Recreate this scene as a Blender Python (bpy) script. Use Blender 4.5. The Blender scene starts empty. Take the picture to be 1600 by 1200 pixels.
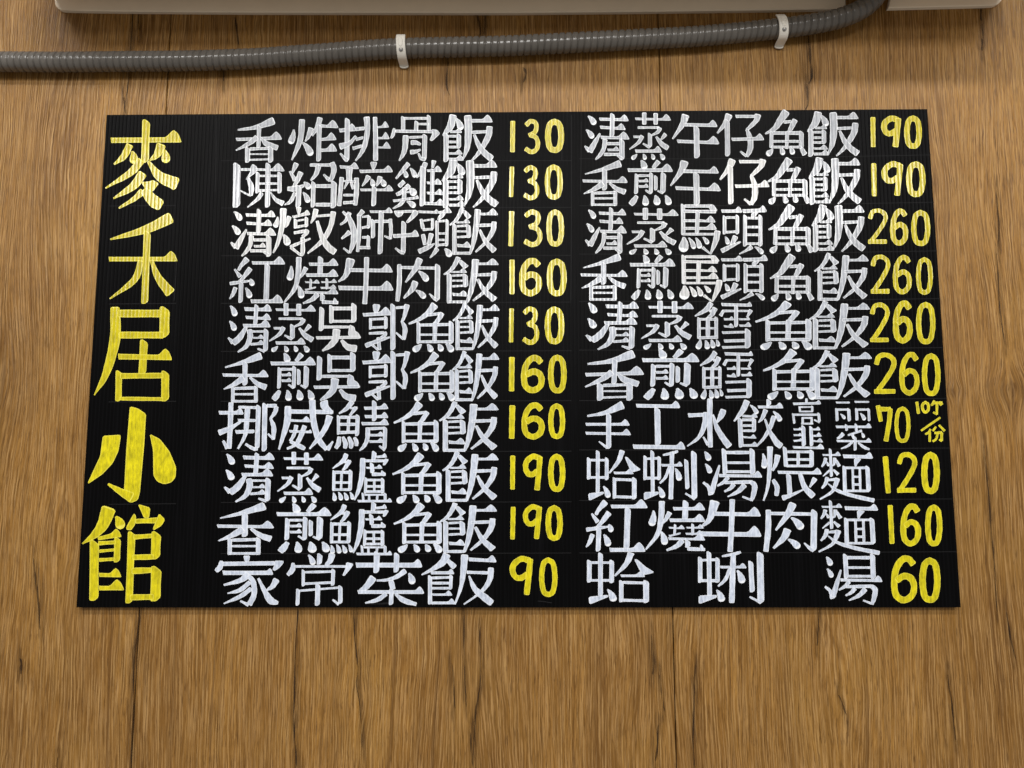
import bpy, math, random
from mathutils import Vector, Matrix, geometry

# ------------------------------------------------------------------ camera, world, lamps, exposure
scene = bpy.context.scene
col = scene.collection
F = 1202.0
YAW, PITCH, ROLL, DIST = 0.010966, 0.115249, 0.0011022, 1.077761
RM = (Matrix.Rotation(YAW, 3, 'Z') @ Matrix.Rotation(PITCH, 3, 'X') @ Matrix.Rotation(ROLL, 3, 'Y'))
CAM = Vector((0, -DIST, 0))
cam = bpy.data.cameras.new("camera")
camo = bpy.data.objects.new("camera", cam)
col.objects.link(camo)
cam.sensor_width = 36.0
cam.lens = 36.0 * F / 1600.0
cam.clip_start = 0.02
cam.clip_end = 50
camo.matrix_world = (Matrix.Translation(CAM) @ RM.to_4x4() @ Matrix.Rotation(math.radians(90), 4, 'X'))
scene.camera = camo

world = bpy.data.worlds.new("World")
scene.world = world
world.use_nodes = True
wb = world.node_tree.nodes['Background']
wb.inputs[0].default_value = (1.0, 0.92, 0.83, 1)
wb.inputs[1].default_value = 0.29

def lamp(x, y, z, w, h, power, color=(1.0, 0.975, 0.94)):
    l = bpy.data.lights.new("ceiling_lamp", 'AREA')
    l.shape = 'RECTANGLE'; l.size = w; l.size_y = h
    l.energy = power; l.color = color
    o = bpy.data.objects.new("ceiling_lamp", l)
    o.location = (x, y, z)          # faces straight down, then leans a little to the wall
    o.rotation_euler = (math.radians(35), 0, 0)
    col.objects.link(o)
for (x, y, z, w, h, e) in (
        (-0.95, -1.50, 1.50, 1.2, 0.10, 19), (0.95, -1.50, 1.50, 1.2, 0.10, 19),
        (-1.7, -3.0, 1.50, 0.8, 0.35, 24), (-0.15, -3.0, 1.50, 0.8, 0.35, 24), (1.6, -3.1, 1.50, 0.8, 0.35, 24),
        (0.2, -5.4, 1.50, 1.8, 0.5, 62)):
    lamp(x, y, z, w, h, e)

scene.view_settings.view_transform = 'Standard'
scene.view_settings.look = 'None'
scene.view_settings.exposure = 0.0
scene.view_settings.gamma = 1.0

# ------------------------------------------------------------------ helpers
def W(px, py, y=0.0):
    """point of the vertical plane at depth y seen at that spot of the photograph (real geometry on the wall)"""
    d = RM @ Vector(((px - 800) / F, 1.0, (600 - py) / F))
    t = (y - CAM.y) / d.y
    return CAM + d * t

def tag(o, label=None, cat=None, kind=None, group=None):
    if label: o['label'] = label
    if cat: o['category'] = cat
    if kind: o['kind'] = kind
    if group: o['group'] = group
    return o

def empty(name, loc):
    o = bpy.data.objects.new(name, None)
    o.empty_display_size = 0.05
    o.location = loc
    col.objects.link(o)
    return o

def link(name, verts, faces, mat, parent=None, edge=None, smooth=False):
    org = parent.location if parent is not None else Vector((0, 0, 0))
    if parent is not None and parent.parent is not None:
        org = org + parent.parent.location
    me = bpy.data.meshes.new(name)
    me.from_pydata([tuple(Vector(v) - org) for v in verts], [], faces)
    if edge is not None:
        a = me.attributes.new("edge", 'FLOAT', 'POINT')
        a.data.foreach_set('value', edge)
    if smooth:
        me.polygons.foreach_set('use_smooth', [True] * len(me.polygons))
    me.materials.append(mat)
    me.update()
    o = bpy.data.objects.new(name, me)
    col.objects.link(o)
    if parent is not None: o.parent = parent
    return o

class NT:
    def __init__(s, name):
        s.m = bpy.data.materials.new(name); s.m.use_nodes = True
        s.t = s.m.node_tree; s.t.nodes.clear()
        s.out = s.t.nodes.new('ShaderNodeOutputMaterial')
    def n(s, typ, **kw):
        nd = s.t.nodes.new(typ)
        for k, v in kw.items(): setattr(nd, k, v)
        return nd
    def l(s, a, b): s.t.links.new(a, b)
    def val(s, sock, v):
        if hasattr(v, 'is_linked') or hasattr(v, 'links'): s.l(v, sock)
        else: sock.default_value = v
    def math(s, op, a, b=0.0, c=0.0, clamp=False):
        nd = s.n('ShaderNodeMath', operation=op); nd.use_clamp = clamp
        s.val(nd.inputs[0], a); s.val(nd.inputs[1], b); s.val(nd.inputs[2], c)
        return nd.outputs[0]
    def noise(s, vec, scale, detail=2.0, rough=0.5, dist=0.0):
        nd = s.n('ShaderNodeTexNoise')
        s.l(vec, nd.inputs['Vector'])
        nd.inputs['Scale'].default_value = scale; nd.inputs['Detail'].default_value = detail
        nd.inputs['Roughness'].default_value = rough; nd.inputs['Distortion'].default_value = dist
        return nd.outputs[0]
    def scaled(s, vec, v):
        nd = s.n('ShaderNodeVectorMath', operation='MULTIPLY'); s.l(vec, nd.inputs[0])
        nd.inputs[1].default_value = v
        return nd.outputs[0]
    def ramp(s, fac, stops):
        nd = s.n('ShaderNodeValToRGB'); s.l(fac, nd.inputs[0])
        e = nd.color_ramp.elements
        while len(e) < len(stops): e.new(0.5)
        for i, (p, c) in enumerate(stops):
            e[i].position = p; e[i].color = (*c, 1) if len(c) == 3 else c
        return nd.outputs[0]
    def mix(s, fac, a, b, mode='MIX'):
        nd = s.n('ShaderNodeMix', data_type='RGBA', blend_type=mode)
        s.val(nd.inputs['Factor'], fac)
        for k, v in (('A', a), ('B', b)):
            sk = [i for i in nd.inputs if i.name == k and i.type == 'RGBA'][0]
            if isinstance(v, tuple): sk.default_value = (*v, 1)
            else: s.l(v, sk)
        return [o for o in nd.outputs if o.type == 'RGBA'][0]
    def bsdf(s, color, rough, normal=None, spec=0.5):
        b = s.n('ShaderNodeBsdfPrincipled')
        if isinstance(color, tuple): b.inputs['Base Color'].default_value = (*color, 1)
        else: s.l(color, b.inputs['Base Color'])
        s.val(b.inputs['Roughness'], rough)
        s.val(b.inputs['Specular IOR Level'], spec)
        if normal is not None: s.l(normal, b.inputs['Normal'])
        return b
    def bump(s, h, strength, dist, normal=None):
        nd = s.n('ShaderNodeBump'); s.l(h, nd.inputs['Height'])
        nd.inputs['Strength'].default_value = strength; nd.inputs['Distance'].default_value = dist
        if normal is not None: s.l(normal, nd.inputs['Normal'])
        return nd.outputs[0]

RIB = 1.2 / 226.0
def rib_height(k, P):
    sx = k.n('ShaderNodeSeparateXYZ'); k.l(P, sx.inputs[0])
    wob = k.noise(k.scaled(P, (40, 1, 3)), 1.0, 1.0)
    ph = k.math('ADD', k.math('MULTIPLY', sx.outputs[0], 2 * math.pi / RIB), k.math('MULTIPLY', wob, 1.6))
    c = k.math('MULTIPLY_ADD', k.math('COSINE', ph), 0.5, 0.5)
    return k.math('POWER', c, 3.0)

# ------------------------------------------------------------------ materials
def mat_wood():
    k = NT("oak_laminate")
    tc = k.n('ShaderNodeTexCoord')
    P0 = tc.outputs['Object']
    sep = k.n('ShaderNodeSeparateXYZ'); k.l(P0, sep.inputs[0])
    X, Z = sep.outputs[0], sep.outputs[2]
    # growth lines bend round knots
    heart = None
    for (px, py, sx, sz, a) in ((-12, 590, .050, .105, .75), (95, 850, .03, .06, .5), (1578, 612, .03, .035, .8), (1493, 610, .012, .014, .8),
                                (556, 1100, .02, .03, .5), (1020, 1020, .035, .09, -.6), (715, 1010, .05, .12, -.5),
                                (330, 40, .06, .12, -.5), (1310, 1060, .05, .16, .5), (1500, 300, .04, .10, -.5), (30, 250, .06, .2, -.5)):
        c = W(px, py)
        dx = k.math('SUBTRACT', X, c.x); dz = k.math('SUBTRACT', Z, c.z)
        r = k.math('ADD', k.math('POWER', k.math('ABSOLUTE', k.math('DIVIDE', dx, sx)), 2.0), k.math('POWER', k.math('ABSOLUTE', k.math('DIVIDE', dz, sz)), 2.0))
        g = k.math('POWER', 2.718, k.math('MULTIPLY', r, -1.0))
        X = k.math('SUBTRACT', X, k.math('MULTIPLY', k.math('MULTIPLY', dx, g), a))
        if a > .55: heart = g if heart is None else k.math('MAXIMUM', heart, g)
    cx = k.n('ShaderNodeCombineXYZ'); k.l(X, cx.inputs[0]); k.l(Z, cx.inputs[2])
    P1 = cx.outputs[0]
    w1 = k.noise(k.scaled(P1, (4, 1, 1.3)), 1.0, 2.0)
    w2 = k.noise(k.scaled(P1, (30, 1, 9)), 1.0, 2.0)
    X2 = k.math('ADD', X, k.math('ADD', k.math('MULTIPLY', w1, 0.040), k.math('MULTIPLY', w2, 0.0035)))
    cx = k.n('ShaderNodeCombineXYZ'); k.l(X2, cx.inputs[0]); k.l(Z, cx.inputs[2])
    P = cx.outputs[0]
    w3 = k.noise(k.scaled(P, (70, 1, 26)), 1.0, 2.0)
    X3 = k.math('ADD', X2, k.math('MULTIPLY', w3, 0.0030))
    cx = k.n('ShaderNodeCombineXYZ'); k.l(X3, cx.inputs[0]); k.l(Z, cx.inputs[2])
    P = cx.outputs[0]
    ridn = k.noise(k.scaled(P, (85, 1, 4.0)), 1.0, 2.0)
    phs = k.math('ADD', k.math('MULTIPLY', X3, 2 * math.pi / 0.0047), k.math('MULTIPLY', ridn, 17.0))
    crest = k.math('POWER', k.math('MULTIPLY_ADD', k.math('SINE', k.math('ADD', phs, 2.2)), 0.5, 0.5), 3.0)
    rid = k.math('SINE', phs)
    rid = k.math('MULTIPLY_ADD', rid, 0.5, 0.5)
    fine = k.noise(k.scaled(P, (900, 1, 55)), 1.0, 3.0, 0.65)
    lines = k.noise(k.scaled(P, (430, 1, 16)), 1.0, 3.0, 0.65)
    strk = k.noise(k.scaled(P, (170, 1, 13)), 1.0, 3.0, 0.6)
    med = k.noise(k.scaled(P, (42, 1, 1.2)), 1.0, 3.0, 0.55)
    broad = k.noise(k.scaled(P1, (8, 1, 1.8)), 1.0, 3.0, 0.5)
    blotch = k.noise(k.scaled(P0, (9, 1, 5)), 1.0, 4.0, 0.6)
    amp = k.ramp(strk, [(0.38, (.02, .02, .02)), (0.62, (.19, .19, .19))])
    tone = k.math('ADD', k.math('ADD', k.math('MULTIPLY', fine, 0.42), k.math('MULTIPLY', lines, 0.58)),
                  k.math('MULTIPLY', k.math('SUBTRACT', rid, 0.5), amp))
    fibre = k.noise(k.scaled(P, (620, 1, 11)), 1.0, 2.0, 0.6)
    pore = k.noise(k.scaled(P, (520, 1, 30)), 1.0, 3.0, 0.7)
    ring = k.noise(k.scaled(P, (95, 1, 1.5)), 1.0, 2.0, 0.5)
    c = k.ramp(tone, [(0.36, (0.115, 0.052, 0.010)), (0.47, (0.232, 0.113, 0.025)), (0.56, (0.325, 0.166, 0.040)), (0.66, (0.42, 0.228, 0.060))])
    c = k.mix(k.math('MULTIPLY', k.ramp(med, [(0.46, (0, 0, 0)), (0.66, (1, 1, 1))]), 0.55), c, (0.110, 0.047, 0.009))
    c = k.mix(k.math('MULTIPLY', k.ramp(broad, [(0.42, (0, 0, 0)), (0.66, (1, 1, 1))]), 0.60), c, (0.150, 0.069, 0.017))
    c = k.mix(k.math('MULTIPLY', k.ramp(blotch, [(0.50, (0, 0, 0)), (0.72, (1, 1, 1))]), 0.30), c, (0.40, 0.225, 0.055))
    hi = k.math('ADD', fibre, k.math('MULTIPLY', k.math('SUBTRACT', rid, 0.5), k.math('MULTIPLY', amp, 0.5)))
    c = k.mix(k.math('MULTIPLY', k.ramp(hi, [(0.52, (0, 0, 0)), (0.60, (1, 1, 1))]), 0.50), c, (0.50, 0.305, 0.125))
    gate = k.ramp(strk, [(0.42, (.0, .0, .0)), (0.60, (1, 1, 1))])
    c = k.mix(k.math('MULTIPLY', k.math('MULTIPLY', crest, gate), 0.46), c, (0.56, 0.345, 0.135))
    c = k.mix(k.math('MULTIPLY', k.math('MULTIPLY', k.math('POWER', rid, 5.0), gate), 0.60), c, (0.090, 0.038, 0.008))
    c = k.mix(k.math('MULTIPLY', k.ramp(pore, [(0.36, (1, 1, 1)), (0.45, (0, 0, 0))]), 0.60), c, (0.075, 0.032, 0.008))
    c = k.mix(k.math('MULTIPLY', k.ramp(ring, [(0.33, (1, 1, 1)), (0.38, (0, 0, 0))]), 0.50), c, (0.100, 0.044, 0.011))
    c = k.mix(k.math('MULTIPLY', heart, k.math('MULTIPLY_ADD', rid, 0.45, 0.15)), c, (0.060, 0.027, 0.010))
    n = k.bump(k.math('ADD', fibre, k.math('MULTIPLY', k.math('POWER', rid, 3.0), k.math('MULTIPLY', gate, -0.45))), 0.8, 0.0010)
    n = k.bump(fine, 0.6, 0.0004, n)
    b = k.bsdf(c, k.math('MULTIPLY_ADD', lines, 0.25, 0.26), n, 0.20)
    k.l(b.outputs[0], k.out.inputs[0])
    return k.m

def mat_crack(name="dark_wood_check", colr=(0.028, 0.014, 0.006), amax=1.0):
    k = NT(name)
    at = k.n('ShaderNodeAttribute', attribute_name='edge')
    tc = k.n('ShaderNodeTexCoord')
    nz = k.noise(k.scaled(tc.outputs['Object'], (480, 1, 22)), 1.0, 3.0, 0.7)
    a = k.math('SUBTRACT', 1.0, at.outputs['Fac'])
    a = k.math('POWER', a, 1.3)
    a = k.math('MULTIPLY', a, k.math('MULTIPLY_ADD', nz, (3.6 if amax == 1 else 5.0) * amax, (-1.15 if amax == 1 else -2.0) * amax, clamp=True), clamp=True)
    b = k.bsdf(colr, 0.6, None, 0.2)
    t = k.n('ShaderNodeBsdfTransparent')
    mx = k.n('ShaderNodeMixShader')
    k.l(a, mx.inputs[0]); k.l(t.outputs[0], mx.inputs[1]); k.l(b.outputs[0], mx.inputs[2])
    k.l(mx.outputs[0], k.out.inputs[0])
    return k.m

def mat_board():
    k = NT("black_fluted_plastic")
    tc = k.n('ShaderNodeTexCoord'); P = tc.outputs['Object']
    h = rib_height(k, P)
    dust = k.noise(k.scaled(P, (14, 1, 5)), 1.0, 5.0, 0.65)
    scr = k.noise(k.scaled(P, (60, 1, 3)), 1.0, 4.0, 0.7)
    c = k.mix(k.math('MULTIPLY', k.ramp(scr, [(0.5, (0, 0, 0)), (0.8, (1, 1, 1))]), 0.5), (0.0022, 0.0022, 0.0024), (0.007, 0.007, 0.008))
    c = k.mix(k.math('MULTIPLY', h, 0.3), c, (0.006, 0.006, 0.007))
    n = k.bump(h, 0.35, 0.0006)
    b = k.bsdf(c, k.math('MULTIPLY_ADD', dust, 0.2, 0.22), n, 0.03)
    k.l(b.outputs[0], k.out.inputs[0])
    return k.m

def mat_paint(name, lo, hi, rich, streak):
    """lo / hi: dimmer and brighter paint tones (dark, middle); object colour sets the mix per character"""
    k = NT(name)
    tc = k.n('ShaderNodeTexCoord'); P = tc.outputs['Object']
    at = k.n('ShaderNodeAttribute', attribute_name='edge')
    oi = k.n('ShaderNodeObjectInfo')
    sc = k.n('ShaderNodeSeparateColor'); k.l(oi.outputs['Color'], sc.inputs[0])
    s1 = k.noise(k.scaled(P, (420, 1, 90)), 1.0, 3.0, 0.6, 0.4)
    s2 = k.noise(k.scaled(P, (90, 1, 60)), 1.0, 4.0, 0.65, 0.6)
    f = k.math('ADD', k.math('MULTIPLY', s1, 0.5), k.math('MULTIPLY', s2, 0.5))
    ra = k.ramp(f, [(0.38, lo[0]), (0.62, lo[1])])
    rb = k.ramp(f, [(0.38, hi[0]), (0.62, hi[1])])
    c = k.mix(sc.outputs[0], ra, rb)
    c = k.mix(sc.outputs[1], c, (0.74, 0.72, 0.67) if name.startswith('white') else hi[1])
    e = k.math('MULTIPLY', k.math('POWER', at.outputs['Fac'], 1.3), 0.7)
    c = k.mix(e, c, rich)
    h = rib_height(k, P)
    n = k.bump(h, 0.62, 0.0010)
    n = k.bump(s1, streak, 0.0003, n)
    b = k.bsdf(c, 0.17, n, 0.7)
    k.l(b.outputs[0], k.out.inputs[0])
    return k.m

def mat_plain(name, colr, rough, spec=0.5, vary=0.06, scale=60.0, bump=0.0):
    k = NT(name)
    tc = k.n('ShaderNodeTexCoord')
    nz = k.noise(tc.outputs['Object'], scale, 4.0, 0.6)
    c = k.mix(k.math('MULTIPLY', nz, 1.0), tuple(max(0, v * (1 - vary * 2)) for v in colr), tuple(v * (1 + vary * 2) for v in colr))
    n = k.bump(nz, bump, 0.001) if bump else None
    b = k.bsdf(c, k.math('MULTIPLY_ADD', nz, 0.15, rough - 0.07), n, spec)
    k.l(b.outputs[0], k.out.inputs[0])
    return k.m

M_WOOD, M_CRACK, M_BOARD = mat_wood(), mat_crack(), mat_board()
M_SAP = mat_crack("dark_sapwood_band", (0.075, 0.036, 0.012), 0.46)
M_WHITE = mat_paint("white_paint_marker", ((0.26, 0.28, 0.31), (0.41, 0.43, 0.47)), ((0.42, 0.48, 0.60), (0.72, 0.79, 0.93)), (0.93, 0.96, 1.0), 0.2)
M_YELLOW = mat_paint("yellow_paint_marker", ((0.36, 0.30, 0.004), (0.56, 0.47, 0.006)), ((0.42, 0.37, 0.001), (0.80, 0.70, 0.003)), (0.94, 0.86, 0.12), 0.2)
M_PENCIL = mat_plain("grey_pencil", (0.011, 0.011, 0.012), 0.6, 0.1, 0.4, 900.0)
M_CONDUIT = mat_plain("grey_ribbed_plastic", (0.120, 0.111, 0.100), 0.20, 0.5, 0.12, 45.0)
M_CLIP = mat_plain("white_clip_plastic", (0.80, 0.78, 0.72), 0.45, 0.4, 0.05, 90.0)
M_SCREW = mat_plain("zinc_screw", (0.20, 0.20, 0.20), 0.35, 0.6, 0.2, 300.0)
M_HOUSING = mat_plain("cream_housing_plastic", (0.92, 0.81, 0.65), 0.5, 0.3, 0.03, 30.0)
M_DARK = mat_plain("dark_recess", (0.02, 0.017, 0.013), 0.8, 0.2)

# ------------------------------------------------------------------ wall of laminate panels
wall = tag(empty("wall", Vector((0, 0, 0))), kind='structure')
J = [-1.99, -1.2567, -0.5233, 0.2066, 0.9396, 1.67]
for a, b in zip(J[:-1], J[1:]):
    g = 0.0007; bv = 0.0008
    x0, x1, z0, z1 = a + g, b - g, -1.1, 1.35
    prof = [(x0, 0.010), (x0, bv), (x0 + bv, 0.0), (x1 - bv, 0.0), (x1, bv), (x1, 0.010)]
    vs = [(x, y, z0) for x, y in prof] + [(x, y, z1) for x, y in prof]
    n = len(prof)
    fs = [(i, i + 1, n + i + 1, n + i) for i in range(n - 1)] + [(n - 1, 0, n, 2 * n - 1), tuple(range(n))[::-1], tuple(range(n, 2 * n))]
    link("wall_panel", vs, fs, M_WOOD, wall)
link("backing", [(-2, .012, -1.1), (1.7, .012, -1.1), (1.7, .012, 1.35), (-2, .012, 1.35)], [(0, 1, 2, 3)], M_DARK, wall)

# ------------------------------------------------------------------ brush strokes
rnd = random.Random(7)
def catmull(pts, n):
    if len(pts) == 2:
        a, b = pts
        return [tuple(a[j] + (b[j] - a[j]) * i / n for j in range(3)) for i in range(n + 1)]
    out = []
    P = [tuple(2 * pts[0][j] - pts[1][j] for j in range(3))] + list(pts) + [tuple(2 * pts[-1][j] - pts[-2][j] for j in range(3))]
    for i in range(1, len(P) - 2):
        p0, p1, p2, p3 = P[i - 1:i + 3]
        for s in range(n):
            t = s / n
            out.append(tuple(0.5 * (2 * p1[j] + (p2[j] - p0[j]) * t + (2 * p0[j] - 5 * p1[j] + 4 * p2[j] - p3[j]) * t * t
                                    + (3 * p1[j] - p0[j] - 3 * p2[j] + p3[j]) * t ** 3) for j in range(3)))
    out.append(tuple(pts[-1]))
    return out

class Glyph:
    """flat paint shapes in photograph pixels; built on the board plane afterwards"""
    def __init__(s):
        s.v = []; s.f = []; s.e = []; s.z = []; s.k = 0
    def ribbon(s, pts, caps=True, rnd_end=False, closed=False, n=5, band=1.3):
        s.k += 1
        sec = catmull(pts, n if len(pts) > 2 else 4)
        ph = rnd.uniform(0, 6.28); amp = 0.22
        L = len(sec)
        rows = []
        for i, (x, y, w) in enumerate(sec):
            a = sec[max(0, i - 1)]; b = sec[min(L - 1, i + 1)]
            if closed:
                a = sec[(i - 1) % (L - 1)] if i > 0 else sec[-2]
                b = sec[(i + 1) % (L - 1)] if i < L - 1 else sec[1]
            tx, ty = b[0] - a[0], b[1] - a[1]
            d = math.hypot(tx, ty) or 1
            tx, ty = tx / d, ty / d
            hw = max(0.5, w / 2 + amp * math.sin(i * 1.9 + ph) * min(1, w / 5))
            if closed and i in (0, L - 1): hw = w / 2
            rows.append([x, y, tx, ty, hw, 0])
        if caps and not closed:
            r0 = rows[0]; r1 = rows[-1]
            def cap(r, sg, full):
                out = []
                for ex, ws in (((0.36, .93), (0.70, .70), (0.95, .30)) if full else ((0.16, .90), (0.30, .62))):
                    out.append([r[0] + sg * r[2] * r[4] * ex, r[1] + sg * r[3] * r[4] * ex, r[2], r[3], r[4] * ws, 1])
                return out
            rows = cap(r0, -1, False)[::-1] + rows + cap(r1, 1, rnd_end)
        base = len(s.v)
        for i, (x, y, tx, ty, hw, cp) in enumerate(rows):
            inn = max(0.35, (hw - band) / hw) if hw > 0 else .5
            for u, e in ((-1, 1), (-inn, 0), (inn, 0), (1, 1)):
                s.v.append((x - ty * hw * u, y + tx * hw * u)); s.e.append(1.0 if cp else float(e))
                s.z.append(s.k * 2.4e-5 + i * 6e-7)
        for i in range(len(rows) - 1):
            for j in range(3):
                p = base + i * 4 + j
                s.f.append((p, p + 1, p + 5, p + 4))
    def poly(s, pts, band=1.25, cut=0.17):
        s.k += 1
        A = sum(pts[i][0] * pts[(i + 1) % len(pts)][1] - pts[(i + 1) % len(pts)][0] * pts[i][1] for i in range(len(pts)))
        if A < 0: pts = pts[::-1]
        q = []
        m = len(pts)
        for i in range(m):
            a, b, c = pts[i - 1], pts[i], pts[(i + 1) % m]
            for o in (a, c):
                d = math.hypot(o[0] - b[0], o[1] - b[1]) or 1
                t = min(cut, 2.2 / d)
                q.append((b[0] + (o[0] - b[0]) * t + rnd.uniform(-.08, .08), b[1] + (o[1] - b[1]) * t + rnd.uniform(-.08, .08)))
        m = len(q)
        inner = []
        for i in range(m):
            a, b, c = q[i - 1], q[i], q[(i + 1) % m]
            nx = ny = 0
            for (p, r) in ((a, b), (b, c)):
                dx, dy = r[0] - p[0], r[1] - p[1]; d = math.hypot(dx, dy) or 1
                nx += -dy / d; ny += dx / d
            d = math.hypot(nx, ny) or 1
            inner.append((b[0] + nx / d * band, b[1] + ny / d * band))
        base = len(s.v)
        for p in q: s.v.append(p); s.e.append(1.0); s.z.append(s.k * 2.4e-5)
        for p in inner: s.v.append(p); s.e.append(0.0); s.z.append(s.k * 2.4e-5)
        for i in range(m):
            j = (i + 1) % m
            s.f.append((base + i, base + j, base + m + j, base + m + i))
        tris = geometry.tessellate_polygon([[Vector((p[0], p[1], 0)) for p in inner]])
        for t in tris: s.f.append(tuple(base + m + i for i in t))
    def bbox(s):
        xs = [p[0] for p in s.v]; ys = [p[1] for p in s.v]
        return min(xs), min(ys), max(xs), max(ys)

def draw(g, txt, ox, oy, s):
    for st in txt.replace('\n', ';').split(';'):
        t = st.split()
        if not t: continue
        c, a = t[0], [float(v) for v in t[1:]]
        big = s < 0.99
        X = lambda v: ox + v * s
        Y = lambda v: oy + v * s
        bd = 1.9 if big else 1.45
        wk = 1.0 if big else 0.93
        if c == 'l':
            g.ribbon([(X(a[i]), Y(a[i + 1]), max(1.6, a[i + 2] * s * wk)) for i in range(0, len(a), 3)], band=bd)
        elif c == 'd':
            x0, y0, x1, y1, w = a
            pts = []
            bx, by = (y1 - y0) * 0.06, -(x1 - x0) * 0.06
            for t_ in (0, .25, .55, .8, 1.0):
                bow = 4 * t_ * (1 - t_)
                pts.append((X(x0 + (x1 - x0) * t_ * .97 + bx * bow), Y(y0 + (y1 - y0) * t_ * .97 + by * bow), s * w * (0.25 + 0.75 * math.sin(t_ * 1.57) ** 1.1)))
            g.ribbon(pts, rnd_end=True, n=3, band=bd)
        elif c == 'p':
            g.poly([(X(a[i]), Y(a[i + 1])) for i in range(0, len(a), 2)], band=bd)
        elif c == 'v':
            x0, y0, x1, y1, w = a; w *= wk; h = w / 2
            ym = (y0 + y1) / 2; xm = (x0 + x1) / 2
            g.poly([(X(x0 - h), Y(y0)), (X(x0 - h * .35), Y(y0 - w * .08)), (X(x0 + h), Y(y0 + w * .42)), (X(xm + h * .92), Y(ym)), (X(x1 + h), Y(y1 - w * .35)),
                    (X(x1 + h * .1), Y(y1 + w * .04)), (X(x1 - h), Y(y1 + w * .02)), (X(xm - h * .95), Y(ym))], band=min(bd, w * s * .28))
        elif c == 'h':
            x0, y0, x1, y1, w, b = a; w *= wk; h = w / 2
            fl = min(3.0 / s, (x1 - x0) * .12)
            pts = [(x0 - .6, y0 - h - .10 * w), (x0 + fl, y0 - h)]
            if b > 0:
                L = min(2.1 * b, (x1 - x0) * .6)
                pts += [(x1 - L, y1 - h), (x1 - L * .62, y1 - h - b * .85), (x1 - L * .48, y1 - h - b), (x1 - L * .2, y1 - h - b * .5), (x1 + .8, y1 + h * .45)]
            else:
                pts += [(x1, y1 - h)]
            pts += [(x1 - .4, y1 + h), ((x0 + x1) / 2, (y0 + y1) / 2 + h * .95), (x0 + fl, y0 + h), (x0 + fl * .35, y0 + h + .04 * w)]
            g.poly([(X(p), Y(q)) for p, q in pts], band=min(bd, w * s * .28))

T = {}   # kind -> (origin x, origin y, scale, strokes)
T['xiang_a'] = (360, 175, 1, "l 12 28 3 40 24 7 67 14 13;h 9 43 80 41 5 8;v 45 21 44 56 7;l 41 40 9 28 50 7 9 60 2;l 47 40 2 57 50 9 73 56 9;v 27 55 27 79 8.5;v 63 54 63 79 8.5;l 31 58 5 60 57 4;l 31 66 2.5 59 66 2.5;l 31 75 3 59 74 3")
T['zha'] = (360, 175, 1, "d 99 28 95 46 10;l 112 13 10 110 40 9 104 58 7 96 75 2.5;l 126 26 9 122 38 7 117 46 2;d 113 48 125 64 11;l 140 10 9 136 24 8 128 37 3;v 139 20 138 77 8;h 141 22 168 23 5 8;h 141 43 165 42 4.5 8;h 141 60 166 59.5 5 8")
T['pai'] = (510, 175, 1, "h 20 29 46 27 6 6;v 33 10 32 77 8.5;l 46 38 4 36 49 7 22 54 11;l 22 65 3 30 74 6 33 75 6;l 63 9 10 64 30 8.5 60 52 8 54 65 6 46 76 2.5;h 46 27 60 25.5 6 0;h 46 43 58 40 5 0;h 41 57 56 53 5.5 0;l 76 9 7 77 40 8 77 75 8;h 80 24 97 23 3 7;h 80 41 98 41 3.5 8;h 80 55.5 100 56 3 8")
T['gu'] = (620, 175, 1, "v 10 7 10 32 7;l 12 10 4 50 10 4;v 50 5 50 32 6.5;v 31 14 30 32 7;l 33 19 3.5 50 19 3.5;l -2 30 4.5 60 31 5;p 54 27 63 28 68 34 55 46 51 44 56 34;l -4 26 4 -6 36 6 -9 41 3;l 14 38 10 13 55 9 10 66 7 4 76 2.5;l 20 40 4 42 39 4;v 44 35 43 76 8;l 34 65 3 38 73 5 44 74 6;l 23 48 8 30 48 7 37 51 4;l 22 63 8 30 62 6 37 59 3")
T['fan_a'] = (620, 175, 1, "l 88 6 12 84 22 12 78 30 8 72 37 2.5;d 92 10 100 24 10;h 83 31 101 31 4 4;v 77 33 77 78 8.5;v 97 34 97 57 7.5;l 81 38 4 95 38 4;l 81 47 4 95 47 4;l 81 55 4 95 55 4;h 81 65 102 65 3.5 5;h 81 74 104 74 4.5 5;l 111 7 12 112 30 12 110 55 9 104 73 2.5;h 116 14 149 14 5.5 7;l 118 32 5 140 31 5;l 145 24 10 143 38 10 133 57 8 124 69 5 116 77 2.5;l 121 36 4 128 52 8 137 64 10 148 73 11")
T['fan_b'] = (625, 472, 1, "l 102 2 7 97 14 6 91 23 5 83 29 2.5;l 104 7 5 112 17 9;h 92 25 113 25 3 4.5;v 90 27 90 75 7;v 111 28 112 49 7.5;l 94 31 3.5 109 30 3.5;l 94 39 3 108 39 3;l 94 48 3.5 110 47 3.5;h 94 61 114 62 5 5;l 90 73 4.5 114 73 4.5;l 125 6 10 123 30 9 119 55 7 114 73 4;h 128 12 155 12 4 7;l 123 30 5 148 29 5;l 150 25 8 148 38 8 138 55 6 122 71 3;l 128 37 4 137 55 7 150 69 10")
T['fan_c'] = (640, 868, 1, "l 58 -1 13 52 10 12 38 20 7 19 30 2.5;l 60 8 7 70 18 10;h 33 27 69 27 5 4;v 32 31 32 76 7;v 65 30 64 53 6;l 35 35 4.5 62 34 4;l 35 43 4.5 62 43 4.5;l 35 51 4 62 51 4;h 35 61 66 61 3.5 5;h 33 74 71 74 4.5 5;l 86 0 12 84 25 10 80 50 6 71 76 2.5;h 92 6 135 8 6 6;l 90 26 5 122 27 5;l 127 20 10 126 35 9 118 50 7 105 62 4 85 76 2.5;l 93 32 3 102 52 9 118 66 12 128 74 11")
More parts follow.
